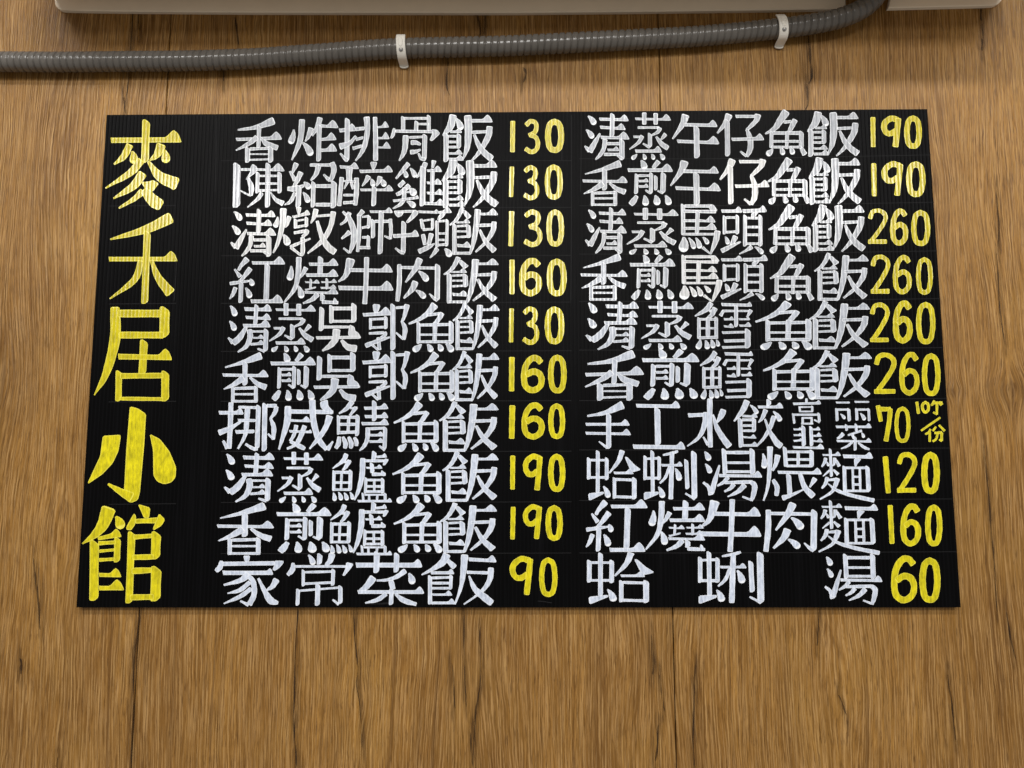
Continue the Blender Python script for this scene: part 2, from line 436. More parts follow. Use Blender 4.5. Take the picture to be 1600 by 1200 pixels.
T['chen'] = (355, 245, 1, "v 15.5 10 14.5 79 12.5;l 21 20 4 38 20 4;p 40 11 47 16 46 24 35 32 30 36 29 35 36 24 36 17;l 33 34 5 38 48 9 37 60 6;l 21 53 2 30 58 3 37 61 3;h 45 20 89 21 4 9;v 64 10 63 79 8.5;v 48 24 47 57 6.5;v 82 24 82 57 7;l 50 30 3.5 80 30 3.5;l 50 42 3.5 80 42 3.5;l 50 53 4 80 52 3;l 54 57 7 48 66 6 32 79 2;l 68 56 2 76 67 6 87 73 9")
T['shao'] = (355, 245, 1, "l 108 11 9 102 25 4;l 98 23 3 106 36 8;l 115 25 9 108 40 7 103 47 3;l 95 50 7 107 50 9 120 45 4;d 120 40 127 47 9;v 112 45 111 79 9;l 106 57 6 99 70 6 90 75 2;d 119 56 126 68 9;l 130 13 5 160 13 5;l 143 14 9 139 27 7 131 37 3;l 164 10 9 167 20 9 163 34 7 158 37 5;l 151 28 3 158 35 6;v 135 39 134 79 7.5;l 139 46 6 163 46 6;v 167 38 166 80 10;l 139 75 6 163 75 6")
T['zui'] = (510, 250, 1, "h 21 11 50 12 5 6;l 33 12 6 34 30 6 28 45 2;l 39 12 5 38 30 4 42 45 5;l 24 28 7 22 50 7 20 71 7;l 47 29 8 47 50 8 45 70 7;l 27 33 3 45 34 4;l 27 55 4 44 55 4;l 27 67 5 44 66 5;p 68 3 80 3 76 14 72 16;h 52 18 103 17 5 6;l 66 26 9 62 33 6 56 41 2;d 70 30 73 38 8;l 84 27 9 82 34 7 78 41 2;d 87 31 90 38 9;h 53 47 104 47 4 6;v 75 41 74 72 8")
T['ji'] = (510, 250, 1, "l 128 6 8 118 18 6 109 29 3;d 120 15 125 25 7;d 131 13 138 24 8;l 121 34 7 114 41 7;l 129 40 8 118 50 7 110 54 6;l 122 44 6 121 60 7 116 69 6 104 76 2;d 130 45 136 51 11;l 117 51 2 132 50 3;h 104 64 144 59 4 2;d 126 65 136 71 9;l 155 5 8 149 18 8 141 28 2;v 151 10 150 72 9.5;l 168 2 8 166 12 4;v 166 14 165 66 7;h 157 17 180 17 4 6;h 157 36 180 37 4 6;h 157 52 183 53 4 6;h 153 68 184 69 5 6")
T['qing_a'] = (355, 325, 1, "d 11 6 20 16 9;d 8 28 17 38 9;l 6 54 3 13 61 8;l 14 62 10 22 48 8 30 34 3;h 29 11 75 12 5 6;h 30 24 70 26 5 6;v 50 2 49 39 8;h 31 40 76 41 5 8;l 38 44 8 36 58 7 30 68 6 23 75 2.5;l 42 50 5 62 50 5;h 42 60 60 60 4 4;l 37 67 5 62 67 5;v 65 43 65 76 9;l 58 69 4 66 74 5")
T['dun'] = (355, 325, 1, "d 79 14 76 27 8;l 88 2 11 86 28 9 79 55 6 72 70 2.5;l 97 14 8 93 26 6 90 30 3;d 88 42 94 54 11;l 112 0 9 112 9 4;h 102 14 129 9 4 4;v 107 17 107 32 6;v 124 14 124 30 6;l 110 20 3 122 18 3;l 108 30 4 124 27 4;l 105 39 5 122 36 5;l 122 36 7 125 38 7 118 45 5;l 118 47 7 118 70 7 114 73 5;l 99 61 5 108 57 5 130 48 3;l 100 62 5 114 73 4;l 139 3 9 136 14 7 131 24 2;l 138 13 4 166 11 4;l 166 7 9 162 28 8 150 50 8 126 71 2.5;l 141 21 5 147 42 8 157 60 11 168 69 11")
T['shi'] = (510, 325, 1, "l 36 8 8 30 20 5 22 26 3;l 26 6 4 32 12 5;l 33 10 7 42 32 10 43 50 10 37 70 4;l 36 38 8 24 48 3;l 27 63 3 36 70 4;l 57 5 8 50 13 6;l 51 12 6 51 40 7 49 68 5;l 56 14 3 66 13 4;v 67 12 66 32 6;l 56 31 4 66 29 4;l 56 46 4 65 46 4;v 66 43 65 63 6;l 52 62 5 68 62 5;h 68 6 103 6 4 5;v 73 18 73 47 7;l 76 21 5 98 21 5;v 86 5 84 72 8.5;l 100 18 6 101 35 6 100 48 5;l 91 44 3 100 48 4")
T['zi'] = (510, 325, 1, "p 105 4 122 5 118 12 112 15 108 11;l 110 6 4 140 5 4;p 137 3 144 5 143 10 136 17 127 24 124 22 131 13;v 121 21 120 72 8;l 108 63 3 116 69 5 121 70 6;h 104 44 144 42 6 5")
T['tou_a'] = (625, 325, 1, "h 29 6 60 7 4 3;l 33 18 5 36 32 6;l 51 17 5 51 32 5;l 36 20 3 50 18 3;l 36 34 4 51 33 4;l 36 42 7 39 57 6;l 49 41 8 45 57 6;l 30 68 8 45 61 7 54 56 2;h 60 7 80 6 4 6;p 66 6 72 8 68 14 62 19 58 19 60 13;v 58 20 58 62 5.5;v 74 18 73 60 5.5;l 60 21 3.5 73 20 4;l 60 40 3.5 72 40 3.5;l 60 50 3.5 72 50 3.5;l 60 58 4 73 57 4;l 58 64 8 54 70 6 47 78 2;d 70 64 77 72 10")
T['tou_b'] = (1050, 325, 1, "h 77 5 109 5 5 5;v 82 12 82 41 6;v 102 11 102 41 6;l 85 15 4 100 15 4;l 85 38 4 100 37 4;d 83 45 87 54 7;l 99 45 9 92 60 6;l 78 67 8 92 60 6 107 53 2.5;h 110 5 147 4 6 5;p 124 8 136 6 131 12 127 17 123 17;v 114 11 114 60 6.5;v 138 11 138 60 7;l 117 16 4 136 16 4;l 117 30 4 136 30 4;l 117 42 4 136 42 4;l 117 56 4 136 56 4;l 124 61 8 115 67 4 105 72 1.5;d 129 61 140 69 7")
T['ma'] = (1050, 325, 1, "v 17 -6 17.5 42 7;l 20 -3 5 62 -3 5;p 57 -3 64 -6 72 5 60 5;l 18 5 5 68 6 5;l 18 20 4.5 45 20 4.5;h 44 20 67 21 4 7;h 18 32 69 32 4.5 7;l 17 41 4 68 41 4;v 40 4 39 40 7;l 71 37 10 68 52 9 60 72 3;l 48 62 5 60 72 2;d 18 46 18 62 15;d 26 47 34 61 8;d 37 47 43 60 8;d 48 46 55 54 7")
T['hong'] = (350, 400, 1, "l 36 5 10 27 15 6 23 22 5;l 17 21 3 25 32 7;l 41 20 9 30 34 6 22 42 4;l 10 43 6 25 41 5 40 39 3;d 41 36 44 43 8;v 27 40 26 73 7.5;l 18 50 7 14 60 6 9 67 2;d 34 50 40 62 9;h 44 11 95 11 5 8;v 68 12 66 70 9;h 42 71 92 71 6 8")
T['shao_b'] = (350, 400, 1, "d 105 16 103 34 10;l 117 3 9 116 25 8.5 111 50 7 94 73 2.5;l 128 19 8 123 28 6 118 35 2;d 116 47 121 62 10;v 151 1 150 30 9;h 133 13 178 13 5 7;h 128 30 178 30 5.5 7;h 127 41 149 42 2.5 4;v 136 36 135 52 4;h 127 53 144 49 3 0;h 152 41 176 41 2.5 4;v 161 35 161 52 4.5;h 151 50 175 50 3 4;h 126 57 178 58 4 7;l 146 60 9 138 68 7 124 74 3;v 154 59 154 70 8;l 154 72 6 178 73 5;p 172 65 175 67 179 75 170 75")
T['niu'] = (490, 400, 1, "l 58 6 15 53 24 10 48 33 7 39 40 2.5;h 56 22 123 23 6 8;h 39 50 124 51 7 9;l 83 3 8 82 40 8 80 74 8")
T['rou'] = (600, 400, 1, "l 24 14 7 24 40 8 21 70 7;l 27 18 5 80 19 5;v 84 13 83 70 9;l 71 59 2 78 66 5 83 69 6;l 56 5 11 49 20 9 34 41 3;d 54 24 66 36 10;l 49 41 11 44 52 9 31 66 3;d 50 54 62 63 9")
T['zheng'] = (355, 475, 1, "h 76 9 138 10 4 7;l 92 0 8 92 17 7.5;l 112 1 8 112 17 8;l 81 23 4 118 23 4;l 119 24 9 116 30 6 104 36 2.5;h 73 38 85 38 4 0;l 88 37 8 82 47 6 66 58 2;v 102 32 102 55 8;l 90 49 3 101 55 5;l 129 34 8 121 43 3;l 113 38 4 122 49 8 133 56 9;h 76 61 122 61 5 6;d 79 66 72 72 7;d 90 66 93 72 7;d 105 66 108 72 7;d 120 66 125 72 8")
T['qing_b'] = (355, 475, 1, "d 5 3 12 15 9;d 4 27 11 38 9;l 2 53 3 9 60 8;l 10 61 10 20 52 10 30 36 5;h 27 8 69 9 6 6;h 29 21 68 23 5 6;v 46 1 44 33 7;h 25 34 67 34 5.5 7;l 35 41 9 36 52 9 30 66 7 17 75 2.5;l 39 43 3.5 58 43 3.5;h 40 53 57 53 3 4;h 36 63 57 62 4 4;v 61 39 60 74 8;l 48 70 3 58 74 5")
T['wu'] = (490, 472, 1, "v 13 8 12 45 8.5;v 28 5 28 33 7.5;l 31 10 6 60 10 6;v 63 2 63 32 9;l 30 30 4.5 60 30 4.5;l 16 39 5 58 39 4;p 56 35 64 39 65 45 70 48 75 57 57 56 54 50;h 4 56 73 55 5 0;l 36 44 13 34 58 11 26 68 9 14 76 3;l 44 60 5 53 70 10 66 73 12")
T['guo'] = (490, 472, 1, "p 92 3 105 4 101 16 94 16;h 77 20 121 18 5.5 8;v 89 25 89 43 5;v 113 22 113 42 6;l 90 27 4 112 26 4;l 90 40 4 113 39 4;l 87 49 4 110 48 5;l 111 48 7 112 51 6 105 56 4;l 101 56 6 103 74 6;l 82 68 8 100 61 6 119 55 3;l 92 67 4 101 75 4;v 124 3 124 75 8.5;l 129 9 4 144 8 5;l 146 5 9 142 22 6 138 31 4;l 138 30 4 143 42 8 141 58 6;l 129 48 3 140 58 4")
T['yu_a'] = (625, 472, 1, "l 54 5 13 44 17 9 30 27 6 14 34 3;l 44 20 5 64 18 5;l 66 18 8 58 30 7 52 35 3;v 29 31 29 65 6.5;l 32 36 5 78 35 5;v 80 30 80 65 8.5;l 55 32 7 54 62 7;l 32 51 3.5 78 51 3.5;l 29 62 4 80 62 5;d 33 66 24 74 10;d 43 66 48 74 9;d 60 66 64 73 9;d 72 65 80 74 10")
T['yu_b'] = (1190, 175, 1, "l 38 0 13 28 15 11 20 26 8 6 34 2.5;l 35 16 5 46 15 5;l 52 13 9 46 25 8 42 32 5;v 15.5 30 15 56 6.5;l 18 33 5 60 33 6;v 62 30 62 58 8;l 40 31 6 39 57 5.5;l 18 46 4 60 46 4;l 15 55 4 62 55 4;d 17 58 11 65 9;d 29 56 33 64 8;d 44 55 48 63 8;l 62 57 6 67 66 9")
T['jian'] = (345, 550, 1, "d 99 2 104 12 10;l 126 4 9 118 14 6;h 78 18 148 18 6 8;v 92 24 91 57 6.5;l 95 27 4.5 112 27 4;v 115 22 114 57 6.5;l 106 51 3 113 56 4;h 95 36 110 36 4 3;h 95 45 110 45 4 3;v 122 27 122 51 6;v 134 22 133 56 9;l 125 52 3 133 56 4;l 92 61 6 87 69 10 83 74 9;d 104 60 106 72 10;d 121 60 124 71 11;d 137 60 142 71 10")
T['xiang_b'] = (345, 550, 1, "l 7 24 2 35 16 7 62 6 13;h 3 36 74 37 5 7;v 38 15 38 52 8.5;l 35 41 11 20 51 7 5 58 2;l 46 40 4 58 50 8 70 55 10;v 19 54 19 79 6;v 55 53 55 79 6.5;l 22 57 5 54 56 5;l 22 66 3.5 53 66 3.5;l 17 77 4 57 77 4")
T['nuo'] = (340, 628, 1, "l 21 2 8 20 35 8.5 18 72 8;h 2 17 40 17 6 5;l 3 48 10 20 41 7 36 31 4;l 9 61 4 15 72 7;l 33 8 4 62 9 5;v 64 5 62 73 8;l 44 66 4 56 73 6 62 73 6;l 47 10 9 45 40 8 42 55 6 32 73 3;h 32 29 60 29 5 0;h 28 47 58 46 6 0;v 74 2 73 77 8.5;l 78 6 6 92 6 6;l 92 8 7 90 16 7 83 26 4;l 83 26 4 88 40 8 87 58 6;l 79 50 3 87 58 4")
T['wei'] = (450, 628, 1, "l 0 8 11 -1 30 11 -8 55 7 -14 74 3;h 4 15 71 16 7 0;p 50 0 62 -4 63 6 70 14 71 18 56 14 51 8;h 4 29 35 30 4 6;l 38 -2 11 40 30 10 48 58 10 60 74 7;l 62 74 8 70 62 3;l 65 23 12 60 38 9 50 54 8 34 73 3;l 13 37 7 10 50 6 4 61 5;l 4 62 5 20 70 8 26 73 6;l 26 38 8 18 58 8 10 68 5 -1 73 4;h 2 46 37 47 4 2")
T['qingyu'] = (450, 628, 1, "l 100 0 9 92 10 7 80 18 2.5;l 98 10 3 108 9 4;l 106 9 7 97 21 4;v 79 21 79 51 5.5;v 109 20 108 53 7;l 82 24 5 106 24 5;l 95 25 5 94 45 5;l 82 35 5 105 35 5;l 80 48 5 106 47 5;l 80 55 6 79 65 8 75 72 6;l 86 55 5 90 65 8 89 72 6;l 95 55 5 99 65 8 98 72 6;l 104 56 5 107 62 7 107 68 6;h 119 10 156 9 5 5;h 120 23 156 23 5 5;v 135 -2 135 30 8;h 115 34 157 34 5 6;l 125 41 8 124 58 7 119 69 6 112 76 2.5;l 127 42 4.5 150 41 4.5;h 128 52 149 52 4 4;h 127 62 149 62 4 4;v 152 39 151 74 7;l 143 69 3 151 75 5")
T['lu'] = (490, 706, 1, "l 51 4 8 46 14 7 30 26 2;l 48 16 4 58 15 4;l 56 14 8 50 24 6 45 29 3;v 32 29 31.5 61 5.5;v 58 28 57 61 6.5;l 34 32 5 57 32 5;l 44 32 4 43 59 4;l 34 48 4 56 48 4;l 32 59 4 58 59 4;d 31 64 33 74 7;d 39 63 43 73 7;d 48 64 52 73 7;d 57 63 61 72 6;l 77 11 9 76 35 9 71 58 7 64 75 2.5;v 95 -1 94 13 8;h 98 8 114 7 4 3;l 80 14 5 112 14 4.5;p 111 10 118 12 112 21 108 21;v 91 17 92 33 7;h 82 25 107 25 3 4;l 92 35 6 112 35 5;p 106 28 113 34 111 38 105 37;v 82 40 81 65 5;v 108 41 108 65 6;l 83 44 4 108 44 4;l 84 54 4 108 54 4;l 95 45 4 95 62 4;l 84 62 4 108 62 4;l 80 67 3 113 67 3;v 77 64 78 76 4;v 112 64 112 76 5;l 87 68 3.5 87 77 4;l 100 68 3.5 99 77 4;h 69 77 122 77 4 3")
T['jia'] = (330, 864, 1, "p 50 4 61 4 59 14 53 14;h 16 17 100 16 7 0;l 16 13 6 14 22 9 8 28 7;p 99 12 113 12 113 16 106 24 99 28 96 26 99 18;h 18 31 96 31 7 4;l 58 34 12 45 43 8 20 50 3;l 59 36 7 66 46 9 67 65 9 60 80 9;l 60 46 7 45 58 7 26 63 2;l 62 56 7 45 68 7 20 79 2;l 46 75 3 58 81 6;l 74 40 4 84 60 8 93 74 12 104 78 6;l 102 42 11 96 52 8 87 58 3")
T['chang'] = (450, 868, 1, "d 32 -1 39 11 9;v 50 -3 49 14 9;l 69 -2 11 66 8 9 59 15 5;h 8 17 92 17 4 0;l 8 12 5 7 22 9 0 30 6;p 91 10 103 13 96 23 88 32 85 31 90 20;v 24 22 24 48 5.5;v 71 21 70 47 6.5;l 27 26 4 68 25 4;l 26 44 4 70 42 4;v 16 52 15 78 6.5;l 18 55 3.5 80 50 3.5;v 82 47 82 75 7.5;l 70 69 3 79 76 5;v 47 44 46 78 8.5")
T['cai'] = (545, 868, 1, "h 11 15 114 15 8 6;v 44 -6 43 27 10;v 75 -4 74 26 9;l 88 24 9 75 33 7 60 38 5 44 39 3;l 38 35 13 28 48 10 18 56 7;d 94 28 99 40 11;h 14 57 117 57 6 6;l 66 40 9 69 52 9;v 67 52 66 77 7.5;l 58 60 7 45 69 7 26 74 2.5;l 73 60 4 86 70 9 105 76 6")
T['cai_s'] = (1220, 628, 1, "h 86 39 141 39 4 4;v 102 35 103 45 4.5;v 117 34 118 46 4.5;l 126 45 4 105 52 3;l 97 50 7 92 55 5 88 57 3;d 126 48 129 54 5;l 111 50 5 114 57 4;h 87 61 141 62 3.5 4;v 116 54 116 76 5;l 111 63 4 104 69 4 94 73 2;l 121 64 3 130 71 5 138 74 3")
T['li_s'] = (1220, 628, 1, "h 86 1 108 1 3 0;h 115 0 138 0 3 0;v 87 10 88 30 5;v 106 10 107 30 5.5;l 88 12 3.5 106 12 3.5;d 93 19 99 25 5;v 118 10 119 29 5;v 137 10 138 30 4.5;l 119 12 3.5 136 12 3.5;d 124 18 130 26 6")
T['gao_s'] = (1220, 628, 1, "l 40 -5 4 40 2 4;h 19 3 62 2 4 3;v 29 7 30 16 3.5;v 49 6 49 16 4;l 30 8 2.5 49 8 2.5;l 30 15 2.5 49 15 2.5;v 19 18 21 34 4;l 20 20 3.5 58 20 3.5;v 59 17 60 32 4.5;l 52 28 2.5 60 32 3;v 34 24 34 34 4;v 48 25 48 34 4;l 34 25 3 49 25 3;l 32 34 3 50 34 3")
T['jiu_s'] = (1220, 628, 1, "v 35 37 36 69 7;v 47 38 48 69 6;h 20 43 32 43 3 2;h 20 52 32 52 3 2;h 20 61 33 60 3 2;h 50 43 61 43 3 3;h 50 53 63 53 3 4;h 50 61 65 62 3 4;h 19 71 67 72 4 5")
T['wu_noon'] = (1045, 175, 1, "l 26 6 13 21 20 9 6 42 2.5;h 24 20 75 21 5.5 6;h 13 46 78 48 5.5 8;v 43 22 44 72 9.5")
T['zai'] = (1045, 175, 1, "l 94 5 12 88 18 8 76 33 3;v 91 12 92 69 8.5;h 104 7 138 7 5 0;l 139 5 11 136 14 8 122 28 5;l 122 28 5 127 42 9 127 58 9 122 69 6;l 112 62 3 121 69 5;h 98 43 148 42 5 6")
T['xue'] = (1070, 472, 1, "l 41 2 9 33 12 8 16 22 2.5;l 38 14 4 46 13 4;l 47 10 9 42 20 7 36 24 4;v 22 24 22 57 6;v 49 23 49 57 6;l 24 27 4 49 27 4;l 24 41 3 49 41 3;l 36 25 7 36 55 7;l 22 56 4.5 51 55 5;d 24 59 21 70 9;d 32 60 35 70 8;d 41 59 44 69 8;d 49 59 52 67 6;h 57 4 104 5 5 3;l 59 14 4 100 14 3;l 60 14 5 56 21 6;l 103 13 7 97 24 3;v 80 5 80 39 6.5;h 61 27 76 27 3.5 3;h 84 27 101 27 3 2;h 61 38 76 39 3.5 4;h 85 37 103 37 3.5 4;h 58 48 94 47 4 0;h 61 61 96 60 5 0;h 58 71 96 70 4 0;v 98 42 98 72 10")
T['shou'] = (910, 628, 1, "l 8 22 3 35 17 7 62 5 14;h 5 35 73 35 4.5 6;h 5 49 75 50 4.5 6;v 41 18 41 73 8.5;l 26 62 2 34 68 4 39 72 4")
T['gong'] = (910, 628, 1, "h 84 6 152 7 6 6;v 117 9 118 68 10;h 79 70 160 71 7 6")
T['shui'] = (1070, 628, 1, "l 39 -4 9 39 40 8.5 40 70 8;l 29 55 3 36 67 5;h 5 21 30 20 6.5 0;l 32 17 8 31 35 9 22 55 6 4 69 2;l 60 13 10 57 21 10 50 32 3;l 44 20 3 50 40 8 60 57 10 69 69 11")
T['jiao'] = (1070, 628, 1, "l 97 -1 10 90 14 9 77 30 2.5;d 102 5 112 16 7;h 89 22 113 23 4 4;v 86 25 88 71 8;v 108 25 108 47 7;l 90 28 4.5 107 28 4.5;l 91 37 4 107 37 4;l 91 45 4 108 45 4;h 91 55 111 56 3 4;h 88 68 113 68 4 4;v 131 -4 131 6 8;h 114 8 153 8 4.5 5;l 126 13 8 121 25 6 115 32 2;d 138 15 148 27 8;l 139 23 8 133 40 7 123 57 5 112 69 3;l 125 27 3 132 45 6 143 63 10 150 69 10")
T['ge'] = (910, 703, 1, "v 10 12 10 46 6.5;v 38 12 38 47 6.5;l 10 16 4 38 16 4;l 9 43 4 38 43 4;v 24 1 24 67 6.5;p 9 68 33 65 34 68 12 79 10 78;d 33 57 40 71 9;l 62 2 9 56 18 7 42 36 2.5;p 66 11 70 11 80 22 92 31 78 35 73 28;h 49 36 79 36 4 5;v 50 43 50 76 6;v 81 43 81 77 8;l 52 46 4.5 80 47 4.5;l 50 73 4.5 82 74 4.5")
T['lisnail'] = (1005, 703, 1, "v 3 9 3 47 6;v 25 10 25 47 6;l 3 14 4 25 13 4;l 3 44 4.5 25 44 4.5;v 14 1 15 67 6.5;p 1 66 24 65 24 69 3 78 1 77;d 24 58 30 71 9;l 54 2 4 45 5 5 31 8 3;l 45 4 7 44 40 7.5 43 76 7.5;h 28 24 61 24 4 4;l 41 26 5 35 42 5 26 52 3;d 50 29 56 44 9;v 67 15 69 61 7;v 79 2 80 77 9.5;l 66 68 3 76 74 4 80 76 6")
T['tang'] = (1095, 703, 1, "d 6 3 12 13 9;d 7 22 14 33 8;l 4 51 4 12 58 6 16 69 9;l 17 66 9 22 48 8 29 24 3;v 36 -2 38 38 8;v 80 -2 81 38 9;l 40 4 5.5 75 4 5.5;l 40 20 4 76 20 4;l 40 34 4.5 77 34 4.5;h 28 40 95 41 5 6;l 42 43 7 36 50 6 26 56 3;l 38 51 5 78 50 6;l 78 50 7 84 56 9 82 70 8 79 79 5;l 65 73 3 78 78 4;l 51 54 8 46 60 6 37 65 3;l 68 55 9 58 65 7 42 73 2")
T['wei_b'] = (1095, 703, 1, "d 97 6 99 25 9;l 108 -4 10 107 35 7 104 60 5 98 79 3;l 120 9 10 117 22 7 112 32 4;l 113 47 6 119 58 8 118 71 7;v 131 -5 133 26 7;v 173 0 173 27 7.5;l 134 3 4 172 3 4.5;l 134 15 4 172 15 4;l 134 25 4 172 25 4.5;v 152 3 152 24 5.5;h 120 35 188 36 5 6;v 137 37 139 70 8.5;l 128 75 9 140 71 6 160 62 2.5;l 155 38 7 162 58 9 175 72 11;l 178 45 9 170 58 3")
T['mian'] = (1215, 703, 1, "h 70 8 98 8 3 4;v 82 -2 84 42 5;l 75 13 6 73 20 5 69 26 3;d 76 18 79 24 4;l 89 13 6 88 22 4 85 25 2;l 91 16 4 96 25 6;l 81 32 4 71 41 2;l 87 31 3 94 38 6;l 77 43 6 75 52 6 69 60 3;l 78 47 4 92 46 5;l 93 45 9 90 55 7 84 66 5 66 77 2.5;l 79 53 2 92 63 5 115 71 6 150 79 7;h 102 10 148 11 6 5;p 119 13 131 14 124 22 123 26 120 26;v 104 25 105 66 6.5;v 140 25 142 65 7.5;l 105 28 4 140 28 4;l 117 29 4 118 64 4;l 128 29 4 129 64 4;l 118 42 3.5 128 42 3.5;l 118 54 4 129 54 4;l 106 64 4 142 64 4")
s75, s73, s8 = 1 / 7.5, 160 / 1164., 1 / 8.
T['title1'] = (140, 170, s75, "h 248 370 1075 365 60 85;v 665 130 650 630 92;l 470 430 85 400 560 75 290 650 20;d 500 500 520 600 95;l 840 430 110 790 540 80 705 605 20;d 870 480 895 590 100;l 600 610 90 480 750 80 190 930 15;l 690 620 30 820 790 110 1010 880 150;l 620 765 105 510 910 90 285 1050 20;p 600 860 700 855 740 835 815 875 740 975 670 970 630 900;l 620 970 80 520 1060 55 345 1165 20;l 640 960 90 750 1080 140 830 1130 130")
T['title2'] = (140, 330, s8, "l 262 352 20 700 230 100 1010 85 140;h 240 600 1097 600 55 75;v 722 250 690 1155 88;l 640 630 70 560 860 80 255 1095 15;l 775 620 40 860 830 90 1005 1015 130")
T['title3'] = (140, 470, s73, "l 290 85 105 290 430 120 190 820 85 55 1072 10;l 330 145 85 800 145 85;v 855 70 850 415 115;l 345 390 75 830 390 75;v 620 445 600 840 90;h 325 635 935 645 62 70;v 335 795 330 1140 75;v 862 800 860 1140 90;l 360 855 62 830 850 60;l 350 1112 42 830 1118 42")
T['title4'] = (130, 630, s75, "p 548 38 640 60 737 125 715 500 665 1050 640 1135 560 1170 490 1120 480 1020 505 560;l 295 948 25 430 1030 75 560 1100 120;p 232 382 435 370 440 400 415 560 350 700 230 830 65 942 55 930 200 620;p 780 360 900 420 1010 560 1090 750 1085 870 1030 930 950 950 870 920 825 850 820 550")
T['title5'] = (125, 780, s73, "l 325 115 165 260 290 130 160 410 80 30 505 15;d 410 200 460 290 110;h 200 445 470 410 40 55;v 165 470 160 1150 105;v 430 435 420 715 75;l 215 500 45 400 490 40;l 225 590 35 390 575 30;l 225 690 40 390 680 35;h 215 860 470 865 45 60;h 215 1010 500 1010 50 75;p 660 55 800 95 790 210 730 215;l 640 250 50 880 240 65;p 615 160 640 190 630 290 580 355 530 345 530 310;p 900 160 970 230 930 300 840 355 830 330 870 240;v 590 370 560 1180 85;l 620 430 55 830 415 45;v 870 370 860 680 110;l 610 660 62 830 655 60;l 600 815 75 830 805 60;v 870 765 860 1155 120;l 580 1115 65 830 1110 65")
q = 120 / 1600.
T['n_one'] = (1360, 618, q, "l 965 140 60 1000 370 62")
T['n_zero'] = (1360, 618, q, "l 1140 140 62 1200 190 60 1200 300 60 1140 350 55 1090 290 60 1085 190 60 1150 138 60")
T['n_ge'] = (1360, 618, q, "l 1330 110 50 1290 180 50 1260 205 35;l 1300 155 55 1400 155 55 1490 150 60;l 1490 160 60 1450 200 45;l 1385 170 50 1380 390 50;l 1380 390 45 1310 350 40")
T['n_slash'] = (1360, 618, q, "l 1450 460 42 1060 730 45")
T['n_fen'] = (1360, 618, q, "l 1250 705 45 1210 770 45 1145 805 40;l 1235 760 50 1232 960 52;l 1360 655 45 1300 735 45;l 1430 620 40 1540 735 50;l 1340 780 50 1480 770 55;l 1480 780 60 1480 940 55;l 1480 945 50 1430 920 35;l 1395 790 50 1370 900 45 1300 955 45")

# ------------------------------------------------------------------ menu board
FY = -0.0100      # front face
BK = (DIST + FY) / (DIST - 0.006)
BX, BZ, BW, BH, BPHI = -0.6075558 * BK, 0.5239554 * BK, 1.2 * BK, 0.7055 * BK, 0.000857
cph, sph = math.cos(BPHI), math.sin(BPHI)
def BP(a, b, y):     # a across, b up from the top left corner of the board
    return Vector((BX + a * cph - b * sph, y, BZ + a * sph + b * cph))
board = empty("menu_board", Vector((0, 0, BZ - BH)))
tag(board, "black fluted plastic menu board hand painted with white dish names and yellow prices", "menu board")
# front and back skins with flutes open at top and bottom
N = 226
vs, fs = [], []
def quadbox(x0, x1, y0, y1, b0, b1):
    i = len(vs)
    for (a, y) in ((x0, y0), (x1, y0), (x1, y1), (x0, y1)):
        vs.append(BP(a, b0, y)); vs.append(BP(a, b1, y))
    for f in ((0, 2, 3, 1), (2, 4, 5, 3), (4, 6, 7, 5), (6, 0, 1, 7), (0, 6, 4, 2), (1, 3, 5, 7)):
        fs.append(tuple(i + k for k in f))
quadbox(0, BW, FY, FY + .0005, -BH, 0)
link("front_skin", vs, fs, M_BOARD, board)
vs, fs = [], []
quadbox(0, BW, FY + .0038, FY + .0043, -BH, 0)
link("back_skin", vs, fs, M_BOARD, board)
vs, fs = [], []
for i in range(N + 1):
    a = min(BW - .0004, max(0, i * RIB - .0002))
    quadbox(a, a + .0004, FY + .0005, FY + .0038, -BH, 0)
tag(link("flute_web", vs, fs, M_BOARD, board), kind='stuff')

def place(name, g, mat, box=None, lift=0.00025, row_tone=None, warm=0.0):
    pts = g.v
    if box:
        x0, y0, x1, y1 = g.bbox()
        sx = (box[2] - box[0]) / (x1 - x0); sy = (box[3] - box[1]) / (y1 - y0)
        pts = [(box[0] + (p[0] - x0) * sx, box[1] + (p[1] - y0) * sy) for p in pts]
    vv = []
    for (x, y), z in zip(pts, g.z):
        p = W(x, y, FY); p.y -= lift + z
        vv.append(p)
    o = link(name, vv, g.f, mat, board, g.e)
    me = o.data                       # all faces look at the viewer side
    if row_tone is None:      # paint colour gets brighter towards the lower rows
        row_tone = max(0.0, min(1.0, (sum(p[1] for p in pts) / len(pts) - 380) / 360.)) + rnd.uniform(-.10, .10)
    o.color = (max(0, min(1, row_tone)), warm, 0, 1)
    flip = [p for p in me.polygons if p.normal.y > 0]
    for p in flip: p.flip()
    me.update()
    return o

def glyph(key):
    g = Glyph(); ox, oy, s, txt = T[key]; draw(g, txt, ox, oy, s); return g

for key in ('title1', 'title2', 'title3', 'title4', 'title5'):
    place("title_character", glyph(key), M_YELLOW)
for key in ('n_one', 'n_zero'):
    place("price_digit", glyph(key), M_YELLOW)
for key in ('n_ge', 'n_slash', 'n_fen'):
    place("price_unit_mark", glyph(key), M_YELLOW)

